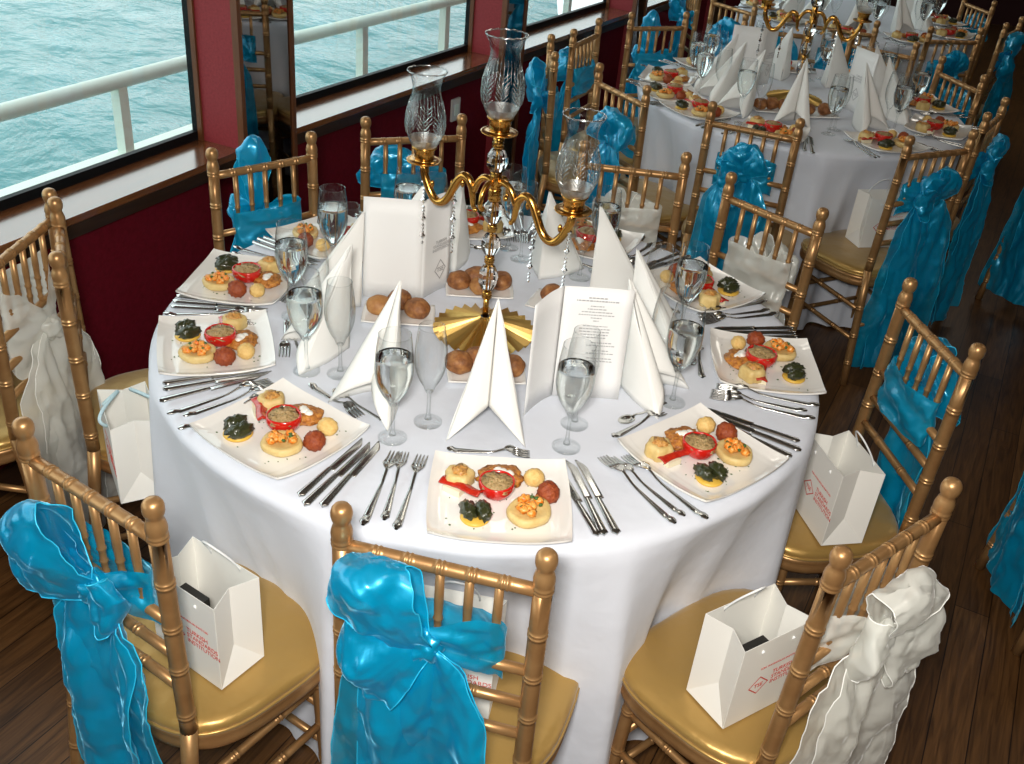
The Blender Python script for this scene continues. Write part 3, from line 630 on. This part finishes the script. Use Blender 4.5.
# ------------------------------------------------------------------ candelabrum
def candelabrum(px, py, ang, label):
    o = empty('candelabrum', (px, py, ZT)); Z = lambda z: z - ZT
    # fluted foot
    n = 112
    def fl(u, v):
        a = 2 * pi * u; k = abs(((a * 28 / pi) % 2) - 1); r = .012 + .126 * v
        z = .052 - .044 * v ** .8 + (k - .5) * .018 * v ** .7; return ((r + .006 * v * k) * cos(a), (r + .006 * v * k) * sin(a), max(.002, z))
    MB().grid(fl, n, 10, cu=True).build('fluted_foot', LEAFG, o, smooth=False)
    def node(z, r=.014, h=.012):
        return [(.006, Z(z) - h), (r * .8, Z(z) - h * .9), (r, Z(z) - h * .5), (r * .75, Z(z) - h * .15), (r * 1.05, Z(z)), (r * .75, Z(z) + h * .2), (r, Z(z) + h * .6), (r * .7, Z(z) + h), (.006, Z(z) + h)]
    for z in (.872, .976, 1.067): MB().lathe(node(z), 18).build('collar', BRASS, o)
    MB().lathe(node(1.160, .018, .02), 18).build('collar', BRASS, o)
    MB().lathe(node(1.208, .016, .018), 18).build('collar', BRASS, o)
    MB().lathe([(.010, Z(1.14)), (.016, Z(1.17)), (.012, Z(1.185)), (.017, Z(1.195)), (.010, Z(1.22))], 18).build('hub', BRASS, o)
    MB().lathe(node(1.296, .015, .016), 18).build('collar', BRASS, o)
    MB().tube([(0, 0, .05), (0, 0, Z(.87))], .008, 10).build('rod', BRASS, o)
    def crystal(z, r, h, pts):
        b = MB(); n_ = 9; b.lathe([(r * k, Z(z) + h * t) for k, t in pts], n_); b.build('crystal', CRYST, o, smooth=False)
    rnd = [(.22, -1), (.62, -.82), (.95, -.35), (1, 0), (.95, .35), (.62, .82), (.22, 1)]
    lng = [(.25, -1), (.6, -.75), (1, -.1), (.9, .35), (.5, .8), (.25, 1)]
    crystal(.925, .027, .040, rnd); crystal(1.022, .028, .036, lng); crystal(1.113, .031, .036, lng); crystal(1.250, .028, .034, rnd)
    for z in (.925, 1.022, 1.113, 1.25): MB().tube([(0, 0, Z(z) - .036), (0, 0, Z(z) + .036)], .0035, 8).build('rod', BRASS, o)
    # arms
    A = [(.005, 1.185), (.020, 1.197), (.040, 1.193), (.056, 1.175), (.066, 1.150)]
    Bq = [(.058, 1.100), (.066, 1.112), (.069, 1.135), (.074, 1.160), (.086, 1.178), (.102, 1.182), (.118, 1.167), (.133, 1.140), (.150, 1.108), (.168, 1.090), (.190, 1.088), (.208, 1.104), (.222, 1.128), (.232, 1.150), (.235, 1.172)]
    def sm(P):
        out = []
        for i in range(len(P) - 1):
            p0, p1, p2, p3 = P[max(0, i - 1)], P[i], P[i + 1], P[min(len(P) - 1, i + 2)]
            for k in range(4):
                t = k / 4; out.append(tuple(.5 * (2 * p1[j] + (p2[j] - p0[j]) * t + (2 * p0[j] - 5 * p1[j] + 4 * p2[j] - p3[j]) * t * t + (3 * p1[j] - p0[j] - 3 * p2[j] + p3[j]) * t ** 3) for j in (0, 1)))
        return out + [P[-1]]
    def cup_at(x, y, zp, name='candle_cup'):
        c = MB(); c.lathe([(.004, zp - .016), (.009, zp - .012), (.014, zp - .006), (.046, zp), (.0475, zp + .003), (.044, zp + .003), (.026, zp + .001), (.024, zp + .006), (.027, zp + .012), (.025, zp + .016), (.028, zp + .022), (.027, zp + .030), (.034, zp + .038), (.033, zp + .040), (.002, zp + .036)], 30, (x, y, 0))
        c = c.build(name, BRASS, o)
        g = MB(); zb = zp + .038
        g.lathe([(.030, zb), (.040, zb + .016), (.0495, zb + .038), (.053, zb + .062), (.051, zb + .088), (.044, zb + .118), (.037, zb + .145), (.036, zb + .160), (.041, zb + .180), (.049, zb + .194), (.0515, zb + .197), (.052, zb + .199), (.0505, zb + .2005), (.048, zb + .196)], 36, (x, y, 0), fn=lambda a, z: 1 + (.012 * sin(16 * a) if z > zb + .19 else 0))
        h = g.build('hurricane_glass', GLASS, o)
        MB().tube([(x + .0508 * cos(2 * pi * k / 48), y + .0508 * sin(2 * pi * k / 48), zb + .199 + .0012 * sin(16 * 2 * pi * k / 48)) for k in range(49)], .0017, 6, False).build('scalloped_rim', ETCH, h)
        e = MB()
        prof = [(.0, .030), (.016, .040), (.038, .0495), (.062, .053), (.088, .051), (.118, .044), (.145, .037)]
        def prf(z):
            for (z0, r0), (z1, r1) in zip(prof, prof[1:]):
                if z <= z1: return r0 + (r1 - r0) * (z - z0) / (z1 - z0) + .0007
            return .037
        def cut(a0, z0, a1, z1, w_): e.tube([(x + prf(z0 + (z1 - z0) * t) * cos(a0 + (a1 - a0) * t), y + prf(z0 + (z1 - z0) * t) * sin(a0 + (a1 - a0) * t), zb + z0 + (z1 - z0) * t) for t in (0, .33, .67, 1)], [w_ * .4, w_, w_, w_ * .4], 4)
        for k in range(8):       # cut leaves and flutes
            a0 = 2 * pi * k / 8
            for i in range(5):
                for sg in (-1, 1): cut(a0, .034 + i * .011, a0 + sg * .33, .054 + i * .011, .0011)
            cut(a0, .030, a0, .118, .0012)
            for i in range(3): cut(a0 + .2 + .2 * i, .092, a0 + .2 + .2 * i, .128, .0008)
        e.build('cut_pattern', ETCH, h)
        f = MB().lathe([(.0302, zb), (.0392, zb + .015), (.0440, zb + .026)], 28, (x, y, 0)); f.build('frosted_base', FROST, h)
    cup_at(0, 0, Z(1.322))
    for sg in (-1, 1):
        dx, dy = sg * cos(ang), sg * sin(ang)
        P3 = lambda P: [(s_ * dx, s_ * dy, Z(z_)) for s_, z_ in P]
        arm = MB(); pa = sm(A); arm.tube(P3(pa), .009, 10)
        pb = sm(Bq); nb = len(pb); arm.tube(P3(pb), [.005 + .0062 * min(1, i / nb * 4) for i in range(nb)], 10)
        arm.ball((.058 * dx, .058 * dy, Z(1.100)), .007, 10, 8); 
        for s_, z_ in ((.138, 1.150), (.205, 1.130), (.104, 1.160)): arm.ball((s_ * dx, s_ * dy, Z(z_)), (.006, .006, .011), 10, 8)
        arm.build('arm', BRASS, o)
        cup_at(.236 * dx, .236 * dy, Z(1.186))
        for s_, z0, L_ in ((.232, 1.150, .20), (.128, 1.125, .17)):
            bd = MB(); z = Z(z0); k = 0
            while z > Z(z0) - L_:
                r = .0082 if k % 4 == 2 else .0042
                bd.lathe([(.0004, z + r * 1.2), (r, z), (.0004, z - r * 1.2)], 6, (s_ * dx, s_ * dy, 0)); z -= r * 2.5; k += 1
            bd.build('crystal_strand', CRYST, o, smooth=False)
    # short scroll arms across
    for sg in (-1, 1):
        dx, dy = -sg * sin(ang), sg * cos(ang)
        arm = MB(); arm.tube([(s_ * dx, s_ * dy, Z(z_)) for s_, z_ in sm([(.005, 1.185), (.02, 1.197), (.04, 1.193), (.056, 1.172), (.060, 1.145), (.052, 1.135)])], .0065, 10); arm.ball((.052 * dx, .052 * dy, Z(1.135)), .008, 10, 8); arm.build('scroll', BRASS, o)
    return tag(o, label, 'candelabra', 'candelabra on the tables')
FROST = thin_glass('frosted_glass', (.8, .78, .74), .30, .8, .35)

# ------------------------------------------------------------------ menu card
def menu_card(name, loc, rz, label, lines, wing, seed, fw_=1, front=False):
    """folded card: front leaf in the local xz plane facing -y, wing leaf folding back from the edge wing (-1 left, +1 right)"""
    o = empty(name, loc, rz); w_, h_ = .168, .303
    MB().grid(lambda u, v: (-w_ / 2 + w_ * u, .010 * v + .003 * sin(pi * u), h_ * v), 8, 6).build('front_leaf', CARD, o, solid=.0008)
    wl = MB().grid(lambda u, v: (wing * (w_ / 2 + .075 * u), .002 + fw_ * .105 * u + .010 * v * (1 - u) + .012 * sin(pi * u), h_ * v), 8, 6).build('wing_leaf', CARD, o, solid=.0008)
    rg = random.Random(seed)
    if lines:
        b = MB(); F_ = Matrix.Rotation(pi / 2 - .033, 4, 'X'); y = .285
        rows = [(.28, 1.4, 0), (.62, 1.4, 0), None, (.20, 1, 0), (.28, 1, 0), (.44, 1, 0), (.52, 1, 0), (.16, 1, 0), (.08, 1, 0), None, (.36, 1, 0), (.46, 1, 0), (.44, 1, 0), (.40, 1, 0), (.34, 1, 0), None, (.3, 1, .02), (.42, 1, .02), None, (.24, 1, .02), (.40, 1, .02), None, (.38, 1, .02), (.4, 1, .02), None, (.3, 1, 0), (.26, 1, 0), None, (.22, 1, 0)]
        for r in rows:
            if r is None: y -= .006; continue
            wd = r[0] * w_; x = -wd / 2 + r[2]; y -= .0078
            while x < wd / 2 + r[2]:
                l = min(rg.uniform(.003, .009), wd / 2 + r[2] - x); hh = .0013 * r[1]
                b.poly([(x, y - hh, 0), (x + l, y - hh, 0), (x + l, y + hh, 0), (x, y + hh, 0)]); x += l + .0017
        b.xf(Matrix.Translation((0, -.0016, 0)) @ F_); b.build('printed_lines', GREY, o, smooth=False)
    else:
        U = V((wing * .075, .105, 0)).normalized(); N_ = V((U.y, -U.x, 0)) * wing
        org = V((wing * (w_ / 2 + .037), .0545, 0)) + N_ * .0165
        X = U
        if X.cross(V((0, 0, 1))).dot(N_) < 0: X = -X
        Mx = Matrix((X, V((0, 0, 1)), N_)).transposed().to_4x4()
        if front: org, Mx = V((.0, -.0015, .0)), Matrix.Rotation(pi / 2 - .033, 4, 'X')
        Mt = Matrix.Translation(org + V((0, 0, .16))) @ Mx
        text_obj('lettering', 'TURKISH\nSTANDARDS\nINSTITUTION', .0125, GREY, o, Mt @ Matrix.Translation((0, .01, 0)), 'CENTER')
        rhomb(o, Matrix.Translation(org + V((0, 0, .085))) @ Mx, .026, .032, GREY)
    return tag(o, label, 'menu card')


# ================================================================== LAYOUT
def polar(c, th, r):      # th = 0 towards the camera, growing to the right
    a = rad(th); return V((c[0] + sin(a) * r, c[1] - cos(a) * r, 0))
T1, T2, T3 = (0, 0), (1.50, 2.77), (2.48, 5.27)
tag(cloth(0, 0, .905, 4, 'white floor-length cloth on the nearest round table', (-1, -37, -84, -135, -164, 157, 130, 87, 41)), 'round table hidden under the nearest white cloth', 'table', 'round banquet tables')
tag(cloth(T2[0], T2[1], .845, 9, 'white floor-length cloth on the second round table', (-23, 16, 57, 100, 139, 176, 220, 248, 268, 298)), 'round table hidden under the second white cloth', 'table', 'round banquet tables')
tag(cloth(T3[0], T3[1], .845, 14, 'white floor-length cloth on the farthest round table', (12, 50, 95, -20, -55, -85)), 'round table hidden under the farthest white cloth', 'table', 'round banquet tables')

# ---- chairs: (finial-line midpoint x, y, facing angle of the chair's +y, sash, label)
B_, W_ = 'b', 'w'
sash_kinds = {
    'b1': sash_proto(1, OBLUE, [(124, .22, .165, .08), (208, .15, .20, .07)], [(-.06, -.12, .36, 0), (.03, -.12, .32, 2)], (-.015, .72), hm=HBLUE),
    'b2': sash_proto(2, OBLUE, [(156, .21, .24, .085), (-5, .09, .14, .04)], [(-.02, -.12, .42, 1), (-.03, -.12, .34, 3)], (.035, .70), hm=HBLUE),
    'b3': sash_proto(3, OBLUE, [(132, .12, .20, .06), (40, .16, .20, .07)], [(-.04, -.12, .30, 0), (.04, -.11, .28, 2)], (.03, .68), hm=HBLUE),
    'b4': sash_proto(4, OBLUE, [(90, .285, .13, .045), (15, .10, .13, .04)], [(-.03, -.12, .28, 2), (.05, -.12, .24, 3)], (.01, .67), (.57, .735), hm=HBLUE),
    'b5': sash_proto(8, OBLUE, [(112, .11, .16, .05), (62, .12, .17, .05), (190, .09, .14, .05)], [(-.03, -.12, .36, 0), (.03, -.12, .34, 2)], (0, .70), hm=HBLUE),
    'w1': sash_proto(5, OWHITE, [(70, .15, .22, .07), (-35, .18, .20, .07), (172, .10, .15, .05)], [(-.01, -.12, .40, 0), (.03, -.10, .34, 2)], (-.01, .69), hm=HWHITE),
    'w2': sash_proto(6, OWHITE, [(148, .11, .16, .05), (28, .11, .16, .05)], [(-.03, -.12, .30, 1), (.04, -.12, .28, 2)], (0, .66), (.54, .74), hm=HWHITE),
    'w3': sash_proto(7, OWHITE, [], [(-.09, -.12, .40, 1), (.0, -.12, .38, 2)], (0, .62), (.52, .79), hm=HWHITE),
}
CH = chair_proto()
def fdir(m, c): return math.degrees(math.atan2(c[1] - m[1], c[0] - m[0]))
def put_chair(m, face, sk, lab, slab, grp, zs=1):
    f = V((cos(rad(face)), sin(rad(face)))); o = V(m) + f * .212; rz = rad(face) - pi / 2
    ch = place(CH, (o.x, o.y, 0), rz, lab, 'chair', grp)
    if sk:
        place(sash_kinds[sk], (o.x, o.y, 0), rz, slab, 'sash', 'sashes tied round the chair backs')
    return Matrix.Translation((o.x, o.y, 0)) @ Matrix.Rotation(rz, 4, 'Z')
g1 = 'gold chairs round the nearest table'
X = {}
X['C1'] = put_chair((-.055, -1.100), 77.5, 'b1', 'gold bamboo-turned chair at front centre, nearest the camera', 'crumpled blue organza sash on the front centre chair', g1)
X['C2'] = put_chair((-.717, -.984), 57, 'b2', 'gold bamboo-turned chair at the lower left corner of the photo', 'blue organza sash with a big bow at the lower left', g1)
X['C3'] = put_chair((-1.178, .01), 23, None, 'bare gold chair without a sash at the left edge, its gold seat beside the table', None, g1)
X['C3b'] = put_chair((-1.30, .055), 177, 'w3', 'gold chair turned to the near window, back to back with the bare one', 'white organza sash on the chair turned to the near window', g1)
X['C4'] = put_chair((-.817, .82), -47.2, 'b4', 'gold chair in front of the nearest dark mirror pillar', 'blue sash on the chair before the nearest mirror pillar', g1)
X['C5'] = put_chair((-.35, 1.239), -67.7, 'b3', 'gold chair behind the left hurricane glass, under the second window', 'blue sash seen behind the left hurricane glass', g1)
X['C7'] = put_chair((.47, 1.105), -95, 'w2', 'gold chair with a white sash behind the right hurricane glass', 'white sash behind the right hurricane glass', g1)
X['C8'] = put_chair((.918, .773), -137, 'w2', 'gold chair with a white sash at the right rear of the nearest table', 'white sash at the right rear of the nearest table', g1)
X['C9'] = put_chair((1.197, -.051), 188, 'b3', 'gold chair with a blue sash right of the nearest table, beside the bare floor', 'blue sash on the chair right of the nearest table', g1)
X['C10'] = put_chair((.798, -.952), 130, 'w1', 'gold bamboo-turned chair with a white bow at the lower right', 'white organza bow and tails at the lower right', g1)
g2 = 'gold chairs round the second table'
T2C = [((1.035, 1.74), 68, 'b5', 'gold chair at the near side of the second table, left of centre', 'ruffled blue sash on the near chair of the second table'),
       ((1.80, 1.65), 118, 'b5', 'gold chair with a gift bag at the near right of the second table', 'long blue sash on the chair with the gift bag'),
       ((2.25, 2.20), 146, 'b5', 'gold chair at the right of the second table, beside long blue tails', 'broad blue sash at the right edge of the photo by the second table'),
       ((2.38, 2.98), 194, 'b3', 'gold chair on the far right of the second table, facing left', 'blue sash behind the far right chair of the second table'),
       ((2.14, 3.58), 236, 'b3', 'gold chair at the far side of the second table, right', 'blue sash at the far side of the second table, right'),
       ((1.56, 3.83), 264, 'b2', 'gold chair behind the second candelabra', 'blue sash seen behind the second candelabra'),
       ((.83, 3.66), 295, 'b4', 'gold chair at the far left of the second table, before the burgundy wall', 'upright blue sash at the far left of the second table'),
       ((.38, 3.16), 336, 'b3', 'gold chair by the sill, second of the two on the left of the second table', 'blue sash between the two chairs by the sill'),
       ((.19, 2.63), 2, 'b2', 'gold chair seen edge-on by the sill, left of the second table', 'long blue sash of the edge-on chair by the sill'),
       ((.50, 2.14), 31, 'b3', 'gold chair at the near left of the second table, above the right hurricane glass', 'gathered blue sash at the near left of the second table')]
T2M = [put_chair(*t, g2) for t in T2C]
g3 = 'gold chairs round the farthest table'
T3C = [((2.74, 4.06), 107, 'b5', 'gold chair at the near right of the farthest table', 'puffed blue sash at the near right of the farthest table'),
       ((3.30, 4.52), 142, 'b1', 'gold chair at the right edge of the photo by the farthest table', 'blue sash at the right edge by the farthest table'),
       ((3.42, 5.42), 190, 'b3', 'gold chair on the far right side of the farthest table', 'small blue sash on the far right of the farthest table'),
       ((2.05, 4.08), 73, 'b3', 'gold chair at the near left of the farthest table', 'blue sash at the near left of the farthest table'),
       ((1.42, 4.50), 36, 'b3', 'gold chair at the left of the farthest table, top of the photo', 'bunched blue sash at the left of the farthest table'),
       ((1.22, 5.05), 8, 'b2', 'gold chair with its blue sash against the burgundy wall, farthest left', 'narrow blue sash against the burgundy wall')]
for t in T3C: put_chair(*t, g3)
put_chair((1.84, .08), -5, 'b1', 'gold chair mostly beyond the right edge of the photo', 'blue sash tails hanging at the right edge, over the bare floor', 'gold chairs at the right edge')
put_chair((2.86, 2.46), 40, 'b1', 'gold chair at the upper right edge, beyond the second table', 'blue sash of the chair at the upper right edge', 'gold chairs at the right edge')

# ---- gift bags on the seats
BAG = bag_proto(); BAGB = bag_proto(CORDB, 'loop')
def put_bag(proto, x, y, rz, lab, z=SEAT + .001, rx=0): place(proto, (x, y, z), (rx, 0, rad(rz)), lab, 'gift bag', 'white gift bags on the seats')
put_bag(BAG, .625, -.870, 33, 'white paper gift bag with red print on the front right chair')
put_bag(BAG, -.565, -.865, -33, 'white paper gift bag on the lower left chair')
put_bag(BAGB, -.93, -.27, -61, 'white gift bag with pale blue cord handles on the left chair')
put_bag(BAG, -.03, -.925, -9, 'white gift bag behind the front centre blue sash')
put_bag(BAG, .985, -.22, -78, 'white gift bag on the right chair, beside the bare floor')
put_bag(BAG, 1.735, 1.90, 14, 'white gift bag on a chair of the second table')
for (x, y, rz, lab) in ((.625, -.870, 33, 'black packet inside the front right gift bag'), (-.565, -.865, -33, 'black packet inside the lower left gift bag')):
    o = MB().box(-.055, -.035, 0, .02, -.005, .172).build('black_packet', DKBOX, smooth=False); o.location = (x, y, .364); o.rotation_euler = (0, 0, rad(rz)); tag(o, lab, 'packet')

# ---- place settings
PL = plate_proto(); FORK = fork_proto(); KNIFE = knife_proto(); DFORK = fork_proto('dessert_fork', .19); SPOON = spoon_proto()
GOB = glass_proto('water_glass', .273, .044, .036, .034, .095, .68); FLU = glass_proto('champagne_flute', .258, .038, .030, .034, .090, 0)
NAPS = [napkin_proto(k) for k in range(3)]
FOOD = [food_protos(k) for k in range(2)]
FNAME = {'tomato': ('stuffed tomato half', 'tomato'), 'cake': ('pale artichoke cake', 'appetizer'), 'pepper': ('red pepper strip', 'appetizer'),
         'fritter': ('brown fritter with yogurt', 'fritter'), 'chick': ('pale chickpea ball', 'appetizer'), 'lentil': ('red-brown lentil ball', 'appetizer'),
         'tart': ('artichoke heart with orange vegetables', 'appetizer'), 'leaf': ('dark stuffed leaf rolls', 'appetizer')}
FPOS = {'tomato': (-.006, .012, 0), 'cake': (-.090, .052, 0), 'pepper': (-.080, .016, -6), 'fritter': (-.004, .066, 15), 'chick': (.078, .066, 0), 'lentil': (.098, .014, 0), 'tart': (.058, -.050, 10), 'leaf': (-.056, -.068, 10)}
def loc(c, th, x, y):     # setting coordinates: x to the diner's right, y towards the centre, from the table centre
    a = rad(th); return V((c[0] + x * cos(a) - y * sin(a), c[1] + x * sin(a) + y * cos(a), 0))
def setting(c, th, r, rot, ph, tb, full, gob, flu, nap, foods, lgap=15, rgap=15, kn=3, fk=3, top=True):
    """ph: which plate this is; everything round it is described by that plate"""
    z = ZT + .001; rg = random.Random(int(th * 10) + int(c[0] * 100))
    P = polar(c, th, r); P.z = z
    Mx = Matrix.Translation(P) @ Matrix.Rotation(rad(th + rot), 4, 'Z')
    place(PL, P, rad(th + rot), 'square white plate of appetizers, %s' % ph, 'plate', 'square plates on ' + tb)
    for k in foods:
        x, y, a = FPOS[k]; q = Mx @ V((x + rg.uniform(-.006, .006), y + rg.uniform(-.006, .006), .0068))
        if k == 'pepper' and rg.random() < .5: a -= 25
        place(FOOD[rg.randint(0, 1)][k], q, rad(th + rot + a + rg.uniform(-25, 25) * (k not in ('pepper', 'cake'))), '%s, %s' % (FNAME[k][0], ph), FNAME[k][1], '%s pieces on %s' % (k if k not in ('chick', 'cake', 'leaf') else {'chick': 'chickpea', 'cake': 'artichoke', 'leaf': 'stuffed leaf'}[k], tb), rg.uniform(1.0, 1.10))
    if full:
        f = flecks(int(abs(th) * 7)).build('chopped_herbs', F_HERB); f.location = P; f.rotation_euler = (0, 0, rad(th + rot)); tag(f, 'chopped green herbs sprinkled, %s' % ph, 'herbs', kind='stuff')
    ord_ = ['outermost', 'middle', 'innermost']
    for i in range(fk):
        t = th - lgap - 1.9 * (fk - 1) / 2 + 1.9 * i + (1 if i == 2 else 0); q = polar(c, t, .768 + rg.uniform(-.012, .012) - (.014 if i == 1 else 0)); q.z = z
        place(FORK, q, rad(t + 7 + rg.uniform(-4, 4)), '%s fork left of plate, %s' % (ord_[i] if fk == 3 else ('outer', 'inner')[i], ph), 'fork', 'forks on ' + tb, .98 if i != 1 else .9)
    for i in range(kn):
        t = th + rgap + 1.9 * (kn - 1) / 2 - 1.9 * i; q = polar(c, t, .762 + rg.uniform(-.012, .012)); q.z = z
        place(KNIFE, q, rad(t + rg.uniform(-5, 5)), '%s knife right of plate, %s' % (ord_[i] if kn == 3 else ('outer', 'inner')[i], ph), 'knife', 'knives on ' + tb, .98 if i != 2 else .92)
    if top:
        q = loc(c, th, -.02, -(r - .178)); q.z = z
        place(DFORK, q, rad(th - 90 + rg.uniform(-10, 6)), 'small fork above plate, %s' % ph, 'fork', 'dessert cutlery on ' + tb)
        q = loc(c, th, .03, -(r - .205)); q.z = z
        if th != 3.6: place(SPOON, q, rad(th + 90 + rg.uniform(-6, 10)), 'small spoon above plate, %s' % ph, 'spoon', 'dessert cutlery on ' + tb)
    if gob: place(GOB, (gob[0], gob[1], z), rg.uniform(0, 6), 'glass of water, %s' % ph, 'glass', 'water glasses on ' + tb)
    if flu: place(FLU, (flu[0], flu[1], z), rg.uniform(0, 6), 'empty champagne flute, %s' % ph, 'glass', 'champagne flutes on ' + tb)
    if nap: q = polar(c, nap[0], nap[1]); q.z = z; place(NAPS[rg.randint(0, 2)], q, rad(nap[0] + nap[2]), 'folded napkin, %s' % ph, 'napkin', 'folded napkins on ' + tb)
ALL = list(FPOS)
def pp(th, r): p = polar(T1, th, r); return (p.x, p.y)
n1 = 'the nearest table'
setting(T1, 3.6, .757, -2, 'front centre of the nearest table', n1, 1, (-.2066, -.548), (-.132, -.471), (1, .455, 0), ALL, 17.5, 14.5)
setting(T1, -38.9, .731, 3, 'front left of the nearest table', n1, 1, (-.456, -.287), (-.371, -.287), (-33, .475, 4), ALL, 14, 15.5)
setting(T1, -73.3, .736, 1, 'left side of the nearest table, nearer the camera', n1, 1, (-.548, -.004), (-.475, -.066), (-67, .475, 6), ALL, 12, 13)
setting(T1, -102.9, .752, 8, 'left side of the nearest table, farther from the camera', n1, 1, (-.487, .276), (-.426, .192), (-103, .46, 0), ALL, 12, 12)
setting(T1, -134, .755, 3, 'far left of the nearest table, behind the water glasses', n1, 0, (-.290, .479), (-.205, .50), (-144, .47, 0), ALL, 13, 12)
setting(T1, -171, .745, 0, 'far side of the nearest table, behind the candelabra', n1, 0, (.033, .58), (.075, .50), (-161, .46, 0), ALL, 13, 14)
setting(T1, 156, .745, -3, 'far side of the nearest table, behind the right hurricane glass', n1, 0, (.326, .462), (.262, .40), (159, .46, 0), ALL, 13, 13)
setting(T1, 121, .745, 5, 'right of the nearest table, before the white sashed chair', n1, 1, (.540, .083), (.452, .100), (133, .475, -4), ALL, 13.5, 14)
setting(T1, 84.7, .757, 2, 'right of the nearest table, beside the bare floor', n1, 1, (.474, -.293), (.444, -.186), (88, .45, -2), ALL, 15, 14)
setting(T1, 44.4, .737, -4, 'front right of the nearest table', n1, 1, (.197, -.528), (.2196, -.4289), (58, .47, 0), ALL, 15, 14)
n2 = 'the second table'
ph2 = [(-23, 'near left of the second table'), (22, 'near right of the second table, by the gift bag chair'), (61, 'right of the second table'), (100, 'right rear of the second table'), (139, 'far side of the second table'), (176, 'far side of the second table, behind its candelabra'), (-145, 'far left of the second table'), (-106, 'left of the second table, by the sill'), (-80, 'left of the second table, before the edge-on chair'), (-57, 'near left corner of the second table')]
for th, ph in ph2:
    g = polar(T2, th - 21, .56); f = polar(T2, th - 15, .48)
    setting(T2, th, .695, 0, ph, n2, 0, (g.x, g.y), (f.x, f.y), (th + 6, .46, 0), ALL if th not in (139, 176) else ['tomato', 'fritter', 'tart'], 13 if th not in (-80, -57) else 11, 13 if th not in (-80, -106) else 11, 2, 2, False)
n3 = 'the farthest table'
for th, ph in ((-60, 'left of the farthest table'), (-20, 'near side of the farthest table, left'), (18, 'near side of the farthest table, right'), (58, 'right of the farthest table'), (100, 'right rear of the farthest table'), (-100, 'left rear of the farthest table')):
    g = polar(T3, th - 21, .56); f = polar(T3, th - 15, .48)
    setting(T3, th, .695, 0, ph, n3, 0, (g.x, g.y), (f.x, f.y), (th + 6, .46, 0), ['tomato', 'fritter', 'tart', 'leaf', 'cake', 'lentil'], 13, 13, 2, 2, False)

# ---- centre pieces
candelabrum(-.02, -.005, math.atan2(-.560, .828), 'gilt candelabra with three hurricane glasses on the nearest table')
candelabrum(1.47, 2.77, math.atan2(-.10, .38), 'gilt candelabra on the second table')
menu_card('menu_card', (-.296, .149, ZT + .001), rad(1.5), 'blank-backed folded card left of the candelabra', False, 1, 3)
menu_card('menu_card', (.251, -.304, ZT + .001), rad(2), 'printed menu card standing right of the front napkin', True, -1, 5, -1)
menu_card('menu_card', (1.22, 2.98, ZT + .001), rad(-8), 'blank-backed card at the left of the second candelabra', False, 1, 7)
menu_card('menu_card', (1.74, 2.66, ZT + .001), rad(-66), 'folded card with grey emblem right of the second candelabra', False, -1, 9, 1, True)

# ---- bread
def rolls(cx, cy, rz, sp, where, nm):
    d = MB()
    sh = lambda a, b: (.098 * a * (1 + .03 * (1 - b * b)), .062 * b, .004 + .008 * max(0, (max(abs(a), abs(b)) - .7) / .3) ** 2)
    d.grid(lambda u, v: sh(2 * u - 1, 2 * v - 1), 16, 12)
    o = d.build('bread_dish', PORC, solid=.004); o.location = (cx, cy, ZT + .004); o.rotation_euler = (0, 0, rad(rz)); tag(o, 'white rectangular bread dish, ' + where, 'dish', 'bread dishes')
    for i, (x, y, z, r, dark, nm_) in enumerate(sp):
        b = MB().ball((0, 0, r * .82), (r * 1.05, r, r * .82), 36, 26, .10, 18, nm * 10 + i, zmin=0).build('bread_roll', F_BREAD if dark else F_BRD2)
        p = Matrix.Rotation(rad(rz), 4, 'Z') @ V((x, y, 0)); b.location = (cx + p.x, cy + p.y, ZT + .009 + z); b.rotation_euler = (0, 0, i * 1.3)
        tag(b, '%s bread roll, %s' % (nm_, where), 'bread', 'bread rolls')
rolls(-.045, .240, 4, [(-.062, 0, 0, .034, 1, 'leftmost brown'), (-.012, .028, 0, .036, 1, 'tall rear'), (.0, -.028, 0, .031, 0, 'small pale front'), (.062, .012, 0, .034, 1, 'rightmost brown')], 'behind the candelabra foot', 1)
rolls(-.262, .035, 2, [(-.055, .0, 0, .034, 0, 'left pale'), (.0, .03, .006, .035, 1, 'darker rear'), (.052, -.005, 0, .035, 1, 'right browned')], 'at the foot of the blank card', 2)
rolls(-.005, -.235, 6, [(-.070, .0, 0, .036, 1, 'leftmost'), (-.022, .02, 0, .036, 1, 'second'), (.03, .015, 0, .036, 1, 'third'), (.066, -.008, 0, .033, 1, 'rightmost')], 'in front of the fluted candelabra foot', 3)
rolls(.205, .175, -20, [(-.04, .01, 0, .034, 1, 'left'), (.03, .0, 0, .034, 1, 'right')], 'behind the printed menu card', 4)
rolls(1.30, 2.52, 5, [(-.06, .0, 0, .034, 1, 'leftmost'), (.0, .01, 0, .036, 1, 'middle'), (.06, .0, 0, .034, 1, 'rightmost')], 'left side of the second table', 5)
rolls(1.52, 2.50, 12, [(-.05, .0, 0, .034, 1, 'left'), (.04, .0, 0, .036, 1, 'right')], 'front of the second candelabra', 6)
